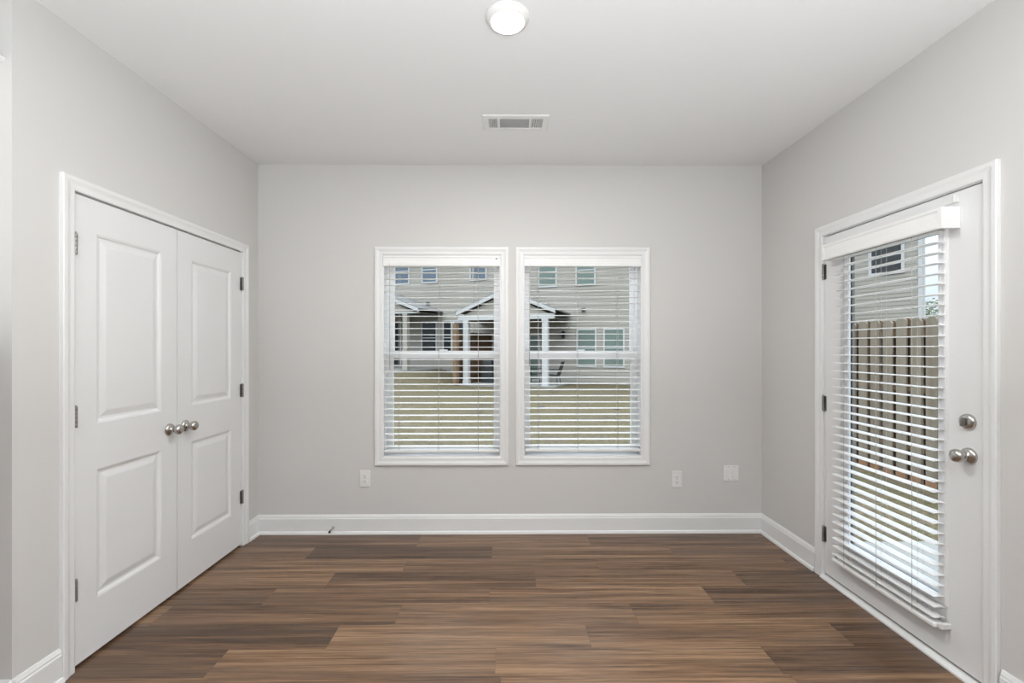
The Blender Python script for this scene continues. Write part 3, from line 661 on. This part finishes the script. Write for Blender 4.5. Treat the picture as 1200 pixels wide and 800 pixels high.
# patio chairs: sling seat and back, tube frames, facing along the wall
def chair(s, off, rz, label):
    o = thing('patio_chair', label, 'patio chair', F(s, off, -.18), rz)
    mb = MB().strip([[(x, -.25, z), (x, .25, z), (x, .25, z - .03), (x, -.25, z - .03)] for x, z in ((-.27, .44), (-.22, .435), (.05, .40), (.24, .395))])
    obj('seat', mb, M['sling'], o, local=True)
    mb = MB().strip([[(x, -.25, z), (x, .25, z), (x + .025, .25, z), (x + .025, -.25, z)] for x, z in ((.23, .38), (.29, .60), (.36, .80), (.43, .98))])
    obj('backrest', mb, M['sling'], o, local=True)
    for sy in (-1, 1):
        y_ = sy * .275
        obj('arm', MB().cbox(-.27, .33, y_ - .025, y_ + .025, .62, .645, .006), M['black'], o, local=True)
        obj('frame_side', MB().tube((-.27, y_, .42), (.24, y_, .38), .014).tube((.24, y_, .38), (.45, y_, 1.0), .014), M['black'], o, local=True)
        obj('leg', MB().tube((-.25, y_, .63), (-.29, y_, 0), .015), M['black'], o, local=True)
        obj('leg', MB().tube((.22, y_, .42), (.28, y_, 0), .015), M['black'], o, local=True)
    return o
chair(3.02, 1.9, -TH, 'black patio chair facing left, right of the porch post')
chair(2.02, 1.15, math.pi - TH, 'black patio chair half hidden left of the porch post')

# two small caps in the lawn
for x, y_, lab in ((0.938, 12.5, 'small dark round cap set in the lawn, left of two'), (2.941, 12.13, 'small dark round cap set in the lawn, right of two')):
    z = ground_z(x, y_)
    tag(obj('irrigation_cap', MB().lathe((x, y_, z - .01), (0, 0, 1), [(0, .09), (.03, .09), (.04, .08), (.042, .02)], 16), M['black']), lab, 'cap')

# ------------------------------------------------------------------ outside the patio door: fence, side house, trees
FX = 4.88
pf = thing('privacy_fence', 'weathered wooden shadow-box fence beyond the patio slab', 'fence', (FX, 3.6, -.25))
def boards(x0, x1, shift):
    mb = MB(); i = 0; y_ = 3.655 + shift
    while y_ < 8.6:
        h_ = 1.73 + .012 * math.sin(i * 2.3)
        mb.prism([(y_, -.23), (y_ + .142, -.23), (y_ + .142, h_ - .03), (y_ + .112, h_), (y_ + .03, h_), (y_, h_ - .03)], lambda p, k: ((x0, x1)[k], p[0], p[1])); i += 1; y_ += .2
    return mb
obj('front_boards', boards(FX - .055, FX - .036, .0), M['weather'], pf)
obj('back_boards', boards(FX + .036, FX + .055, .04), M['weather_dark'], pf)
for z in (.15, .85, 1.50): obj('rail', MB().box(FX - .036, FX + .036, 3.6, 8.7, z, z + .09), M['weather_dark'], pf)
for y_ in (3.66, 6.1, 8.56): obj('post', MB().box(FX - .034, FX + .034, y_, y_ + .09, -.3, 1.72), M['weather_dark'], pf)
mb = MB(); y_ = 3.655; i = 0
while y_ < 8.6:      # red clay splashed up the foot of every board
    mb.box(FX - .060, FX - .0552, y_ + .001, y_ + .141, -.25, -.135 + .02 * math.sin(i * 1.7)); y_ += .2; i += 1
obj('clay_splash', mb, M['clay'], pf)

sh = thing('side_house', 'beige sided house end rising behind the weathered fence', 'house', (15.186, 16.419, 0), math.atan2(19.762 - 16.419, 13.277 - 15.186))
# local x runs from the near corner away along the facade, local +y behind it
def sidl(name, x0, x1, z0, z1, m):
    poly = [(-.1, z0)]; z = z0
    while z < z1 - .01: poly += [(.016, z), (.002, min(z + .15, z1))]; z += .15
    poly += [(-.1, z1)]; n = len(poly)
    mb = MB().add([(x0, p[0], p[1]) for p in poly] + [(x1, p[0], p[1]) for p in poly], [(i, i + 1, n + i + 1, n + i) for i in range(n - 1)] + [list(range(n))[::-1], [n + i for i in range(n)]])
    return obj(name, mb, m, sh, local=True)
sidl('siding', 0, 5, -.6, 7.0, M['beige_siding'])
obj('side_wall', MB().prism([(0, -.1), (5, -.1), (5, -6.05), (2.35, -6.05)], lambda p, k: (p[0], p[1], (-.6, 6.9)[k])), M['beige_siding'], sh, local=True)
obj('roof', MB().prism([(.4, 6.9), (.4, 7.02), (-3, 8.6), (-6.4, 7.02), (-6.4, 6.9)], lambda p, k: ((-.3, 5.3)[k], p[0], p[1])), M['roof'], sh, local=True)
obj('corner_board', MB().box(-.03, .16, -.02, .04, -.5, 6.9), M['ext_trim'], sh, local=True)
wm = MB().box(.56, .66, 0, .05, 4.2, 5.7).box(1.60, 1.70, 0, .05, 4.2, 5.7).box(.66, 1.60, 0, .05, 4.2, 4.3).box(.66, 1.60, 0, .05, 5.6, 5.7).box(.66, 1.6, .0, .035, 4.92, 4.97)
hw = obj('house_window', wm, M['ext_trim'], sh, local=True)
obj('pane', MB().box(.66, 1.60, .019, .026, 4.3, 5.6), M['glass_dark'], hw, local=True)

def tree(x, y_, h_, r, label):
    o = thing('tree', label, 'tree', (x, y_, -.25))
    obj('trunk', MB().tube((0, 0, 0), (0.1, 0, h_ * .55), .16, .08), M['bark'], o, local=True)
    mb = MB()
    for i in range(1600):
        d = Vector((random.gauss(0, 1), random.gauss(0, 1), random.gauss(0, 1))).normalized() * (random.random() ** .4)
        p = Vector((d.x * r, d.y * r, h_ - r * .95 + d.z * r * .95)) + Vector((random.gauss(0, .2), random.gauss(0, .2), random.gauss(0, .2)))
        a = Vector((random.gauss(0, 1), random.gauss(0, 1), random.gauss(0, 1))).normalized(); b2 = a.orthogonal().normalized(); c = .16
        mb.add([p - a * c, p + b2 * c * .6, p + a * c, p - b2 * c * .6], [(0, 1, 2, 3)])
    obj('foliage', mb, M['leaf'], o, local=True)
tree(36.3, 39.0, 5.9, 2.6, 'distant green tree seen beyond the weathered fence and the side house')
